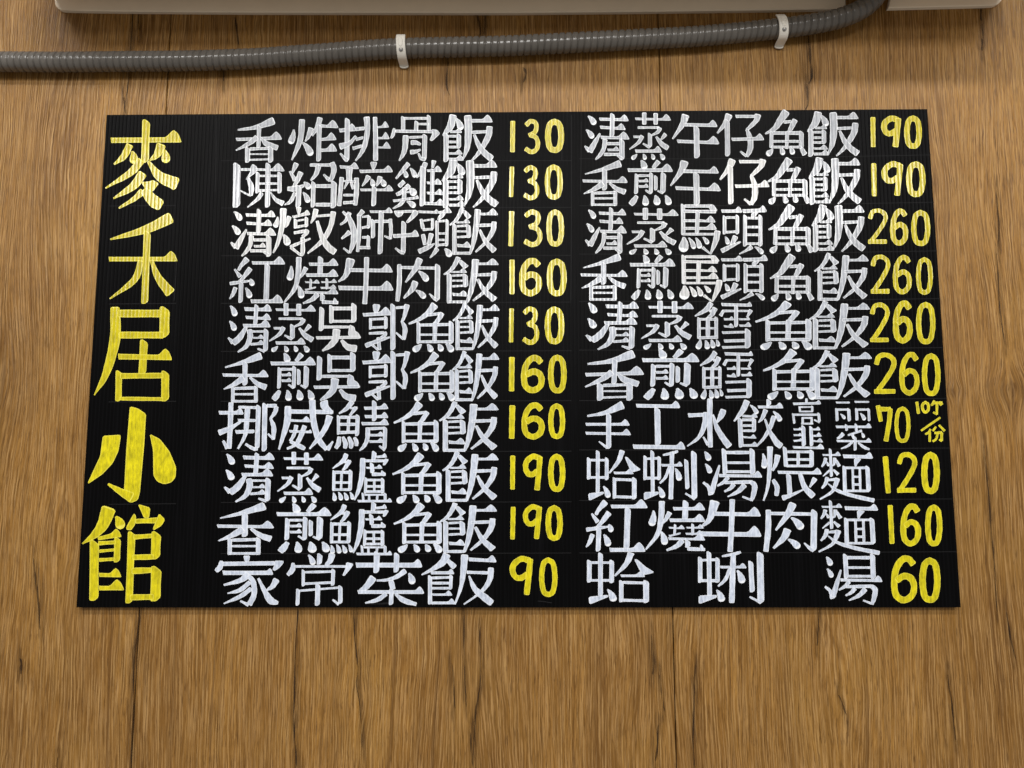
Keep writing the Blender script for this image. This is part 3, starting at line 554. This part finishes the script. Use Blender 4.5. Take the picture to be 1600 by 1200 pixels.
ROWS = """xiang_a;zha;pai;gu;fan_a
chen;shao;zui;ji;fan_a 690 249 779 325
qing_a;dun;shi;zi;tou_a;fan_b 702 323 778 398
hong;shao_b;niu;rou;fan_b 693 401 779 474
qing_b;zheng;wu;guo;yu_a;fan_b
xiang_b;jian;wu 490 550 563 628;guo 566 548 641 626;yu_a 641 549.5 711 627;fan_b 706 548 780 627
nuo;wei;qingyu;yu_a 615 627 686 706;fan_b 686 627 779 706
qing_b 350 707 429 785;zheng 433 706 505 786;lu;yu_a 613 707 691 787;fan_b 691 705 779 784
xiang_b 339 785 428 867;jian 432 786 518 864.5;lu 515.5 784 613 867.5;yu_a 615 785 691.5 864;fan_b 687 785 776.5 864
jia;chang;cai;fan_c
qing_a 913 177 983 250.5;zheng 983 176 1048 250.5;wu_noon;zai;yu_b;fan_a 1261 174 1343 245
xiang_b 910 250.5 980.5 322;jian 980.5 250 1051 322;wu_noon 1047 250.5 1126 321;zai 1124 247.6 1202 321;yu_b 1199 246 1266.6 319.5;fan_a 1263 245.6 1346 320
qing_a 914 324 979 397;zheng 979 325 1060 398.6;ma;tou_b;yu_b 1200.5 319 1272 396;fan_a 1268 319.5 1352 394
xiang_b 907 396.5 980.5 470;jian 984 398 1055 469;ma 1061.6 398 1128.6 472;tou_b 1125.7 398 1199.6 470;yu_b 1203 396.5 1272 471;fan_b 1272 395 1357 470
qing_b 915 471 998 547;zheng 1001.5 470 1084 547;xue;yu_a 1180 470 1269 547;fan_b 1264 470 1359 546
xiang_a 914 547 1006 626;jian 1003 545 1092.6 625;xue 1093.5 548 1177.5 624;yu_a 1192 545 1275 625;fan_b 1267 547 1362 624
shou;gong;shui;jiao;gao_s;jiu_s;li_s;cai_s
ge;lisnail;tang;wei_b;mian
hong 915 780 1011.6 862.5;shao_b 1008 781.5 1101.6 861;niu 1095 780 1189.5 862.5;rou 1192.5 784.5 1277 862.5;mian 1278.6 781.5 1374.6 867
ge 917 862.5 1021 943.5;lisnail 1090.5 861 1194 943.5;tang 1288 865 1378.5 945"""
for row in ROWS.split('\n'):
    for it in row.split(';'):
        t = it.split()
        box = [float(v) for v in t[1:]] if len(t) > 1 else None
        warm = {('zai', 1124): .42, ('ma', 1061): .32}.get((t[0], int(box[0]) if box else 0), .28 if t[0] in ('dun', 'wu', 'qing_a') and not box else 0.0)
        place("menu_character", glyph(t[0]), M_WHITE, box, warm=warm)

DG = {
 '0': [[(.5, 0), (.86, .1), (1, .38), (1, .66), (.84, .93), (.5, 1), (.15, .92), (0, .64), (0, .36), (.15, .09), (.5, 0)]],
 '3': [[(.05, .12), (.4, 0), (.78, .05), (.88, .2), (.72, .37), (.3, .46)], [(.42, .45), (.85, .54), (1, .74), (.85, .93), (.45, 1), (0, .9)]],
 '6': [[(.95, .13), (.72, .01), (.4, .03), (.1, .25), (0, .58), (.1, .88), (.5, 1), (.9, .88), (1, .66), (.85, .48), (.5, .42), (.14, .52)]],
 '9': [[(.95, .05), (.5, .0), (.08, .16), (.02, .36), (.2, .52), (.5, .54), (.82, .44)], [(1, .02), (.93, .4), (.8, 1)]],
 '2': [[(.08, .24), (.22, .04), (.6, 0), (.92, .12), (.92, .32), (.55, .66), (.12, .97)], [(0, .98), (1, .975)]],
 '7': [[(.02, 0), (.22, .43)], [(.06, .09), (.93, .09)], [(.95, .09), (.84, .5), (.62, 1)]],
}
def digit(ch, x0, y0, x1, y1, w, lean=0):
    g = Glyph()
    if ch == '1':
        a = x0 + w / 2 + (max(0, x1 - x0 - w) if lean < 0 else 0); b = x1 - w / 2 - (max(0, x1 - x0 - w) if lean < 0 else 0)
        g.ribbon([(a, y0 + w * .3, w), ((a + b) / 2, (y0 + y1) / 2, w * .96), (b, y1 - w * .3, w * .93)])
    else:
        h = w / 2
        X = lambda u: x0 + h + u * (x1 - x0 - w); Y = lambda v: y0 + h + v * (y1 - y0 - w)
        for st in DG[ch]:
            cl = ch == '0'
            g.ribbon([(X(u), Y(v), w * rnd.uniform(.94, 1.06) if not cl else w) for u, v in st], closed=cl, n=4)
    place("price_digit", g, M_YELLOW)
PR = """1 797 188 805 239 7.5;3 818 186 844 241 7;0 852 185.6 881 239 9
1 795 259.4 803.4 309 7;3 816.4 258.4 842.7 313 7;0 851.5 256.8 879 312 8
1 794 329 803.4 386 8;3 816.7 327.6 847.6 386 7.5;0 854 327 881 385.5 8
1 796 404.6 804 461 8;6 811 403 847 463 9.5;0 854.7 404 885 463 9
1 795 481 802.7 536 7;3 814.8 479 842.7 539 7.5;0 851.5 478.7 881.4 538 9
1 795 556.7 804 612.7 8.5;6 814 554.7 851 614.7 9.5;0 856.7 554 885 614.7 8.5
1 795 632 805 687 9;6 814.7 628.7 851 687 9;0 857 630 882.7 686 8
1 797 710.7 805 766 7.5;9 816.7 709 848 769 8.5;0 856.7 708.7 883 768.7 8.5
1 797 790.7 805.7 844 7.5;9 816.7 788 846.7 845 8;0 852.7 789 879 845 8.5
9 796 868.7 833 932.7 9;0 842.7 870.7 870.7 932.7 8
1 1360 182 1368 231 7.5;9 1376.4 180.7 1408 233 9;0 1413 180.4 1440 232.7 8.5
1 1361 254 1370 308 8;9 1377 252 1411 309 9;0 1416 252 1445.6 308 9
2 1354 326 1388 382 6.5;6 1390.7 326 1419 384 8;0 1424 328 1453 384.5 8
2 1358 398 1392 460 7;6 1395 398.5 1424.5 460 7.5;0 1431.6 401.7 1457 460.5 7
2 1357 473 1391 536 7;6 1395 469.6 1426 537 9;0 1431.6 471.6 1461 538 8
2 1363 551 1401.7 616.7 7.5;6 1405 550 1436.7 618 8;0 1440.7 551.7 1469 619 8
7 1367.9 631 1395.6 692 7;0 1397.9 635 1422 692 6
1 1379 711.7 1392 772 8.5;2 1399 706.7 1434 771 7.5;0 1439.7 705.7 1468 772 9.5
1 1386.7 788 1397.7 851 8;6 1406.7 786.7 1439 854 9;0 1445.7 788 1472 853.7 8.5
6 1392 867.7 1433 942.7 10;0 1436.7 870.7 1469 942 10"""
for r in PR.split('\n'):
    for it in r.split(';'):
        t = it.split(); v = [float(a) for a in t[1:]]
        digit(t[0], v[0], v[1], v[2], v[3], v[4], -1 if (t[0] == '1' and v[0] < 900) else 0)

# pencil guide lines and scuffs
def pline(pts, w=0.8, name="pencil_line"):
    g = Glyph(); g.ribbon([(x, y, w) for x, y in pts], caps=False, band=.2)
    place(name, g, M_PENCIL, None, 0.00008)
for y0, y1 in ((251, 251), (325, 324), (399.5, 399), (474, 472), (549, 548), (627, 626), (705, 705), (785, 784), (865, 864)):
    pline([(345, y0), (560, (y0 + y1) / 2 + .5), (893, y1)], 0.55)
for i, y in enumerate((247, 320.5, 396, 470, 546, 625, 702, 781, 863)):
    xr = 1450 + (y - 175) * 50 / 775.
    pline([(905, y + 1), (1150, y + .8), (xr, y - 5 + i * .5)], 0.75 if i < 3 else 0.5)
for y in (322, 475, 628, 788):
    pline([(170, y), (275, y - 1)], 0.6)
for (a, b, c, d) in ((445, 188, 444, 250), (689, 182, 688, 250), (498, 385, 499, 396), (570, 385, 569, 396), (640, 383, 640, 398), (613, 404, 611, 460),
                     (445, 410, 443, 440), (877, 190, 878, 250), (893, 180, 892, 470), (908, 190, 907, 300), (276, 402, 272, 470), (338, 185, 336, 300)):
    pline([(a, b), ((a + c) / 2 + .4, (b + d) / 2), (c, d)], 0.6, "scratch_mark")
for k in range(5):
    pline([(572 + k * 9, 944 - (k % 2)), (590 + k * 6, 943.5), (606 + k * 2, 941 + (k % 2) * 2)], 0.5, "scratch_mark")
pline([(840, 939), (850, 940), (862, 942)], 1.2, "scratch_mark")

# ------------------------------------------------------------------ cracks printed and pressed into the laminate
CR = """206 15 2 207 50 5 204 80 6 201 130 3 194 172 2
216 20 3 217 48 4
193 150 1 196 178 2
745 22 8 750 50 6 746 60 3
757 22 5 756 56 3
367 25 2 370 48 3 374 72 2
349 105 4 350 128 3
466 952 4 463 985 2 461 1040 4 459 1110 6 461 1150 5 463 1200 4
553 948 4 554 1000 3 560 1045 2 557 1070 3 563 1110 1.5 566 1170 1.5
724 940 4 725 1000 3 727 1070 2.5 728 1105 1
749 980 3 751 1060 2.5 743 1110 4 741 1160 3
706 1035 1.5 709 1075 3 711 1108 1.5
735 1140 3 738 1200 5
219 952 5 217 975 5 211 1010 6 209 1060 3 208 1120 4 205 1200 2
52 870 2 57 910 5 61 955 5 63 985 2
31 1028 2 34 1040 7 33 1054 3
90 1182 3 88 1200 5
1087 1035 3 1084 1085 4 1083 1150 3 1085 1200 3
1030 1052 2 1033 1080 4 1038 1112 2
1281 948 2 1278 990 3 1276 1010 1
1310 1085 1.5 1316 1100 5 1323 1118 2
1536 690 3 1543 760 5 1549 830 4 1553 880 2 1557 955 1.5
1572 955 1.5 1578 990 5 1586 1030 3
1480 1052 2 1484 1080 4 1488 1110 4 1494 1160 2
1557 295 1.5 1559 330 4 1560 370 3 1558 402 1.5
1558 420 2 1562 480 3 1570 540 2
1263 55 4 1266 90 8 1268 118 8 1264 132 3
1261 132 2 1262 160 4 1258 172 2
1532 12 5 1533 34 3
1534 60 3 1534 72 6 1535 80 3
700 95 3 698 130 4 702 150 2
818 105 6 821 115 8 818 130 3
1018 990 2 1021 1030 6 1019 1055 3
1029 1130 4 1027 1160 6 1024 1190 3"""
def streaks(wide, name, mat, yoff, seed):
    rr = random.Random(seed)
    vs, fs, es = [], [], []
    for n, ln in enumerate(CR.split('\n')):
        a = [float(v) for v in ln.split()]
        sec = catmull([(a[i], a[i + 1], a[i + 2]) for i in range(0, len(a), 3)], 8)
        if wide:      # the darker band runs on a little past the check
            x, y, w = sec[0]; sec = [(x, y - 26, w * .3), (x, y - 12, w * .7)] + sec
            x, y, w = sec[-1]; sec = sec + [(x, y + 12, w * .7), (x, y + 26, w * .3)]
        b = len(vs)
        ph = rr.uniform(0, 6); off = rr.uniform(-3, 3) if wide else 0
        for i, (x, y, w) in enumerate(sec):
            hw = (w * 1.5 + 3.5) if wide else w * .36 * (0.8 + .25 * math.sin(i * .7 + ph)) + .55
            jx = .5 * math.sin(i * .35 + ph) + rr.uniform(-.12, .12) + off
            end = 1 if i in (0, len(sec) - 1) else 0
            for u, e in ((-1, 1), (-.35, .25), (.25, 0), (1, 1)):
                p = W(x + jx + u * hw, y, 0); p.y = -yoff - n * 3e-6
                vs.append(p); es.append(max(e, end))
        for i in range(len(sec) - 1):
            for j in range(3):
                q0 = b + i * 4 + j
                fs.append((q0, q0 + 1, q0 + 5, q0 + 4))
    tag(link(name, vs, fs, mat, wall, es), kind='stuff')
streaks(True, "dark_grain_band", M_SAP, 0.00012, 3)
streaks(False, "wood_check", M_CRACK, 0.0004, 4)

# ------------------------------------------------------------------ ribbed conduit
CP = [(-60, 97), (0, 96.5), (100, 97), (200, 96), (300, 95), (400, 91.5), (450, 88), (500, 84.5), (600, 77), (680, 74.5), (750, 73), (800, 71.5), (900, 66.5), (1000, 61.5),
      (1100, 56), (1200, 46.5), (1250, 40.5), (1300, 31.5), (1335, 20), (1360, 4), (1374, -18), (1380, -50), (1382, -90)]
def cpath():
    pts = []
    for (x, y) in CP:
        dy = -0.0165 - (0.010 * max(0, min(1, (x - 1230) / 110.)))
        pts.append(W(x, y, dy))
    out = []
    P = [pts[0] * 2 - pts[1]] + pts + [pts[-1] * 2 - pts[-2]]
    for i in range(1, len(P) - 2):
        p0, p1, p2, p3 = P[i - 1:i + 3]
        for s in range(24):
            t = s / 24
            out.append(0.5 * (2 * p1 + (p2 - p0) * t + (2 * p0 - 5 * p1 + 4 * p2 - p3) * t * t + (3 * p1 - p0 - 3 * p2 + p3) * t ** 3))
    out.append(pts[-1])
    return out
raw = cpath()
acc = [0.0]
for a, b in zip(raw, raw[1:]): acc.append(acc[-1] + (b - a).length)
PITCHC, SUB, SEG, RC = 0.00965, 14, 28, 0.0142
ns = int(acc[-1] / PITCHC * SUB)
def at(s):
    import bisect
    i = min(len(raw) - 2, max(0, bisect.bisect_right(acc, s) - 1))
    t = (s - acc[i]) / (acc[i + 1] - acc[i])
    return raw[i].lerp(raw[i + 1], t)
vs, fs = [], []
for i in range(ns + 1):
    s = i * PITCHC / SUB
    p = at(s); t = (at(min(acc[-1], s + .006)) - at(max(0, s - .006))).normalized()
    up = Vector((0, -1, 0)); side = t.cross(up).normalized(); up = side.cross(t).normalized()
    for j in range(SEG):
        an = 2 * math.pi * j / SEG
        ph = (s / PITCHC + an / (2 * math.pi)) % 1.0
        d = min(ph, 1 - ph)
        groove = math.exp(-(d / 0.10) ** 2)
        crown = 1 - (abs(ph - .5) * 2) ** 4
        r = RC * (1 - 0.15 * groove + 0.018 * crown)
        vs.append(p + (up * math.cos(an) + side * math.sin(an)) * r)
for i in range(ns):
    for j in range(SEG):
        a = i * SEG + j; b = i * SEG + (j + 1) % SEG
        fs.append((a, b, b + SEG, a + SEG))
cond = link("conduit", vs, fs, M_CONDUIT, None, None, True)
tag(cond, "grey ribbed flexible conduit running across the wood wall above the menu board", "conduit")

def s_of_x(px):
    best = min(range(len(raw)), key=lambda i: abs((RM.transposed() @ (raw[i] - CAM)).x / (RM.transposed() @ (raw[i] - CAM)).y * F + 800 - px))
    return raw[best], (raw[best + 1] - raw[best - 1]).normalized()
def clip(px, label, lean):
    p, t = s_of_x(px)
    root = empty("conduit_clip", Vector((p.x, 0, p.z)))
    tag(root, label, "pipe clip", group="white clips holding the conduit")
    r0, th, w = 0.0156, 0.0021, 0.0066
    c = Vector((p.x, p.y, p.z))
    prof = []   # (y, z) centre line of the strap: free lip on top, round the front, tail flat on the wall below
    yc = p.y
    for k in range(0, 19):
        an = math.radians(54 - k * (54 + 96) / 18.)      # 90 = up, 0 = towards the viewer
        prof.append((yc - r0 * math.cos(an), r0 * math.sin(an) * 1.12, -math.cos(an), math.sin(an), 1.0))
    prof.append((yc + 0.0065, -r0 * 1.14, -.2, -1, 1.0))
    prof.append((-0.0028, -r0 * 1.22, -.9, -.4, 1.0))
    prof.append((-0.0022, -r0 * 1.34, -1, 0, .96))
    prof.append((-0.0021, -r0 * 1.44, -1, 0, .72))
    prof.append((-0.0020, -r0 * 1.49, -1, 0, .35))
    vs, fs = [], []
    us = (-1, -.86, .86, 1)
    for i, (y, z, ny, nz, ws) in enumerate(prof):
        sh = -lean * z
        for u in us:
            k = th if abs(u) < .9 else th * .7
            vs.append(Vector((c.x + u * w * ws + sh, y + ny * k, c.z + z + nz * k)))
        for u in (1, -1):
            vs.append(Vector((c.x + u * w * ws + sh, y, c.z + z)))
    m = 6
    for i in range(len(prof) - 1):
        for j in range(m):
            a = i * m + j; b = i * m + (j + 1) % m
            fs.append((a, b, b + m, a + m))
    fs.append(tuple(range(m))[::-1]); fs.append(tuple((len(prof) - 1) * m + j for j in range(m)))
    link("strap", vs, fs, M_CLIP, root)
    # raised oval pad on the strap front
    vs, fs = [], []
    kk = 14
    for ring, (rx, off) in enumerate(((1.0, 0.0), (.86, .0007))):
        for j in range(kk):
            a = 2 * math.pi * j / kk
            uu = math.cos(a) * w * .58 * rx; zz = .0012 + math.sin(a) * .0085 * rx
            an = math.asin(max(-1, min(1, zz / (r0 * 1.12))))
            vs.append(Vector((c.x + uu - lean * zz, yc - r0 * math.cos(an) - th * math.cos(an) - off - .0001, c.z + zz)))
    for j in range(kk): fs.append((j, (j + 1) % kk, kk + (j + 1) % kk, kk + j))
    fs.append(tuple(range(kk, 2 * kk)))
    link("pad", vs, fs, M_CLIP, root)
    # screw head
    vs, fs = [], []
    sa = math.asin(.0095 / (r0 * 1.12)); cz = c.z - .0095; cy = yc - (r0 + th) * math.cos(sa) + .0004
    prof2 = ((0.0033, 0.0), (0.0033, -.0009), (0.0026, -.0016), (0.0013, -.0016), (0.0011, -.0009))
    kk = 16
    for (r, o) in prof2:
        for j in range(kk):
            a = 2 * math.pi * j / kk
            vs.append(Vector((c.x + lean * .0095 + r * math.cos(a), cy + o, cz + r * math.sin(a))))
    for i in range(len(prof2) - 1):
        for j in range(kk):
            a = i * kk + j; b = i * kk + (j + 1) % kk
            fs.append((a, b, b + kk, a + kk))
    fs.append(tuple((len(prof2) - 1) * kk + j for j in range(kk)))
    link("screw", vs, fs, M_SCREW, root)
clip(627, "white clip on the grey conduit, the left one, above the menu board's top edge", 0.05)
clip(1218.5, "white clip on the grey conduit, the right one, near where it bends up", 0.14)

# ------------------------------------------------------------------ cream wall unit above
unit = empty("wall_unit", W(800, 18, 0.0))
tag(unit, "cream plastic wall mounted unit with rounded lower corners at the top edge above the conduit", "wall unit")
LIPD = -0.0065
xl = W(84, 0, LIPD).x; xr = W(1569, 0, LIPD).x
def zb(px):   # lower edge of the lip
    pts = [(84, 16), (180, 17.5), (400, 19.3), (800, 19.8), (1000, 18), (1200, 15.5), (1390, 12.5), (1569, 8)]
    for (a, b), (c, d) in zip(pts, pts[1:]):
        if px <= c: return b + (d - b) * (px - a) / (c - a)
    return 8
def lip(p0, p1, r0, r1, slant=0):
    """base strip seen edge-on: outline in the wall plane, extruded 20 mm"""
    low = []
    n = 24
    for i in range(n + 1):
        px = p0 + (p1 - p0) * i / n
        low.append(W(px, zb(px), LIPD))
    ztop = W(800, -32, LIPD).z
    pts = []
    def arc(c, r, a0, a1):
        return [Vector((c[0] + r * math.cos(math.radians(a0 + (a1 - a0) * k / 8)), LIPD, c[1] + r * math.sin(math.radians(a0 + (a1 - a0) * k / 8)))) for k in range(9)]
    x0, x1 = low[0].x, low[-1].x
    if r0: pts += arc((x0 + r0, low[0].z + r0), r0, 180, 270) + [p for p in low if p.x > x0 + r0 * 1.3]
    else: pts += low[:]
    if r1: pts = [p for p in pts if p.x < x1 - r1 * 1.3] + arc((x1 - r1, low[-1].z + r1), r1, 270, 360)
    pts += [Vector((x1, LIPD, ztop)), Vector((x0 + slant, LIPD, ztop))]
    m = len(pts)
    cx = sum(p.x for p in pts) / m; cz = sum(p.z for p in pts) / m
    vs = []
    rings = ((0.0, 0.0022), (LIPD * .85, 0.0), (LIPD, 0.0016))
    for (y, ins) in rings:
        for p in pts:
            ix = ins * (1 if p.x < cx else -1) if (abs(p.x - x0) < (r0 or .004) or abs(p.x - x1) < (r1 or .004)) else 0
            vs.append(Vector((p.x + (ix if y != 0 else 0), y, p.z + (ins if p.z < cz and y != 0 else 0))))
    fs = []
    for i in range(2):
        for j in range(m):
            a = i * m + j; b = i * m + (j + 1) % m
            fs.append((a, b, b + m, a + m))
    fs.append(tuple(2 * m + j for j in range(m)))
    link("base_trim", vs, fs, M_HOUSING, unit)
lip(84, 1322, 0.0155, 0)
lip(1388, 1569, 0, 0.018, 0.012)
# housing body above the frame
zt = W(800, -32, LIPD).z
zu = W(800, 4, -.02).z
prof = [(0.0, zt + .001), (-.021, zt + .001), (-.030, zu + .012), (-.060, zu), (-.185, zu - .003), (-.212, zu + .012), (-.205, zt + .20), (-.190, zt + .262), (-.16, zt + .28), (0, zt + .28)]
vs, fs = [], []
XS = [(xl - .004, .93), (xl, .985), (xl + .012, 1.0), (xr - .012, 1.0), (xr, .985), (xr + .004, .93)]
for (x, k) in XS:
    for (y, z) in prof:
        zc = zt + .14
        vs.append(Vector((x, y * k, zc + (z - zc) * (k if k < 1 else 1))))
m = len(prof)
for i in range(len(XS) - 1):
    for j in range(m):
        a = i * m + j; b = i * m + (j + 1) % m
        fs.append((a, b, b + m, a + m))
fs.append(tuple(range(m))[::-1]); fs.append(tuple((len(XS) - 1) * m + j for j in range(m)))
link("housing", vs, fs, M_HOUSING, unit, None, False)
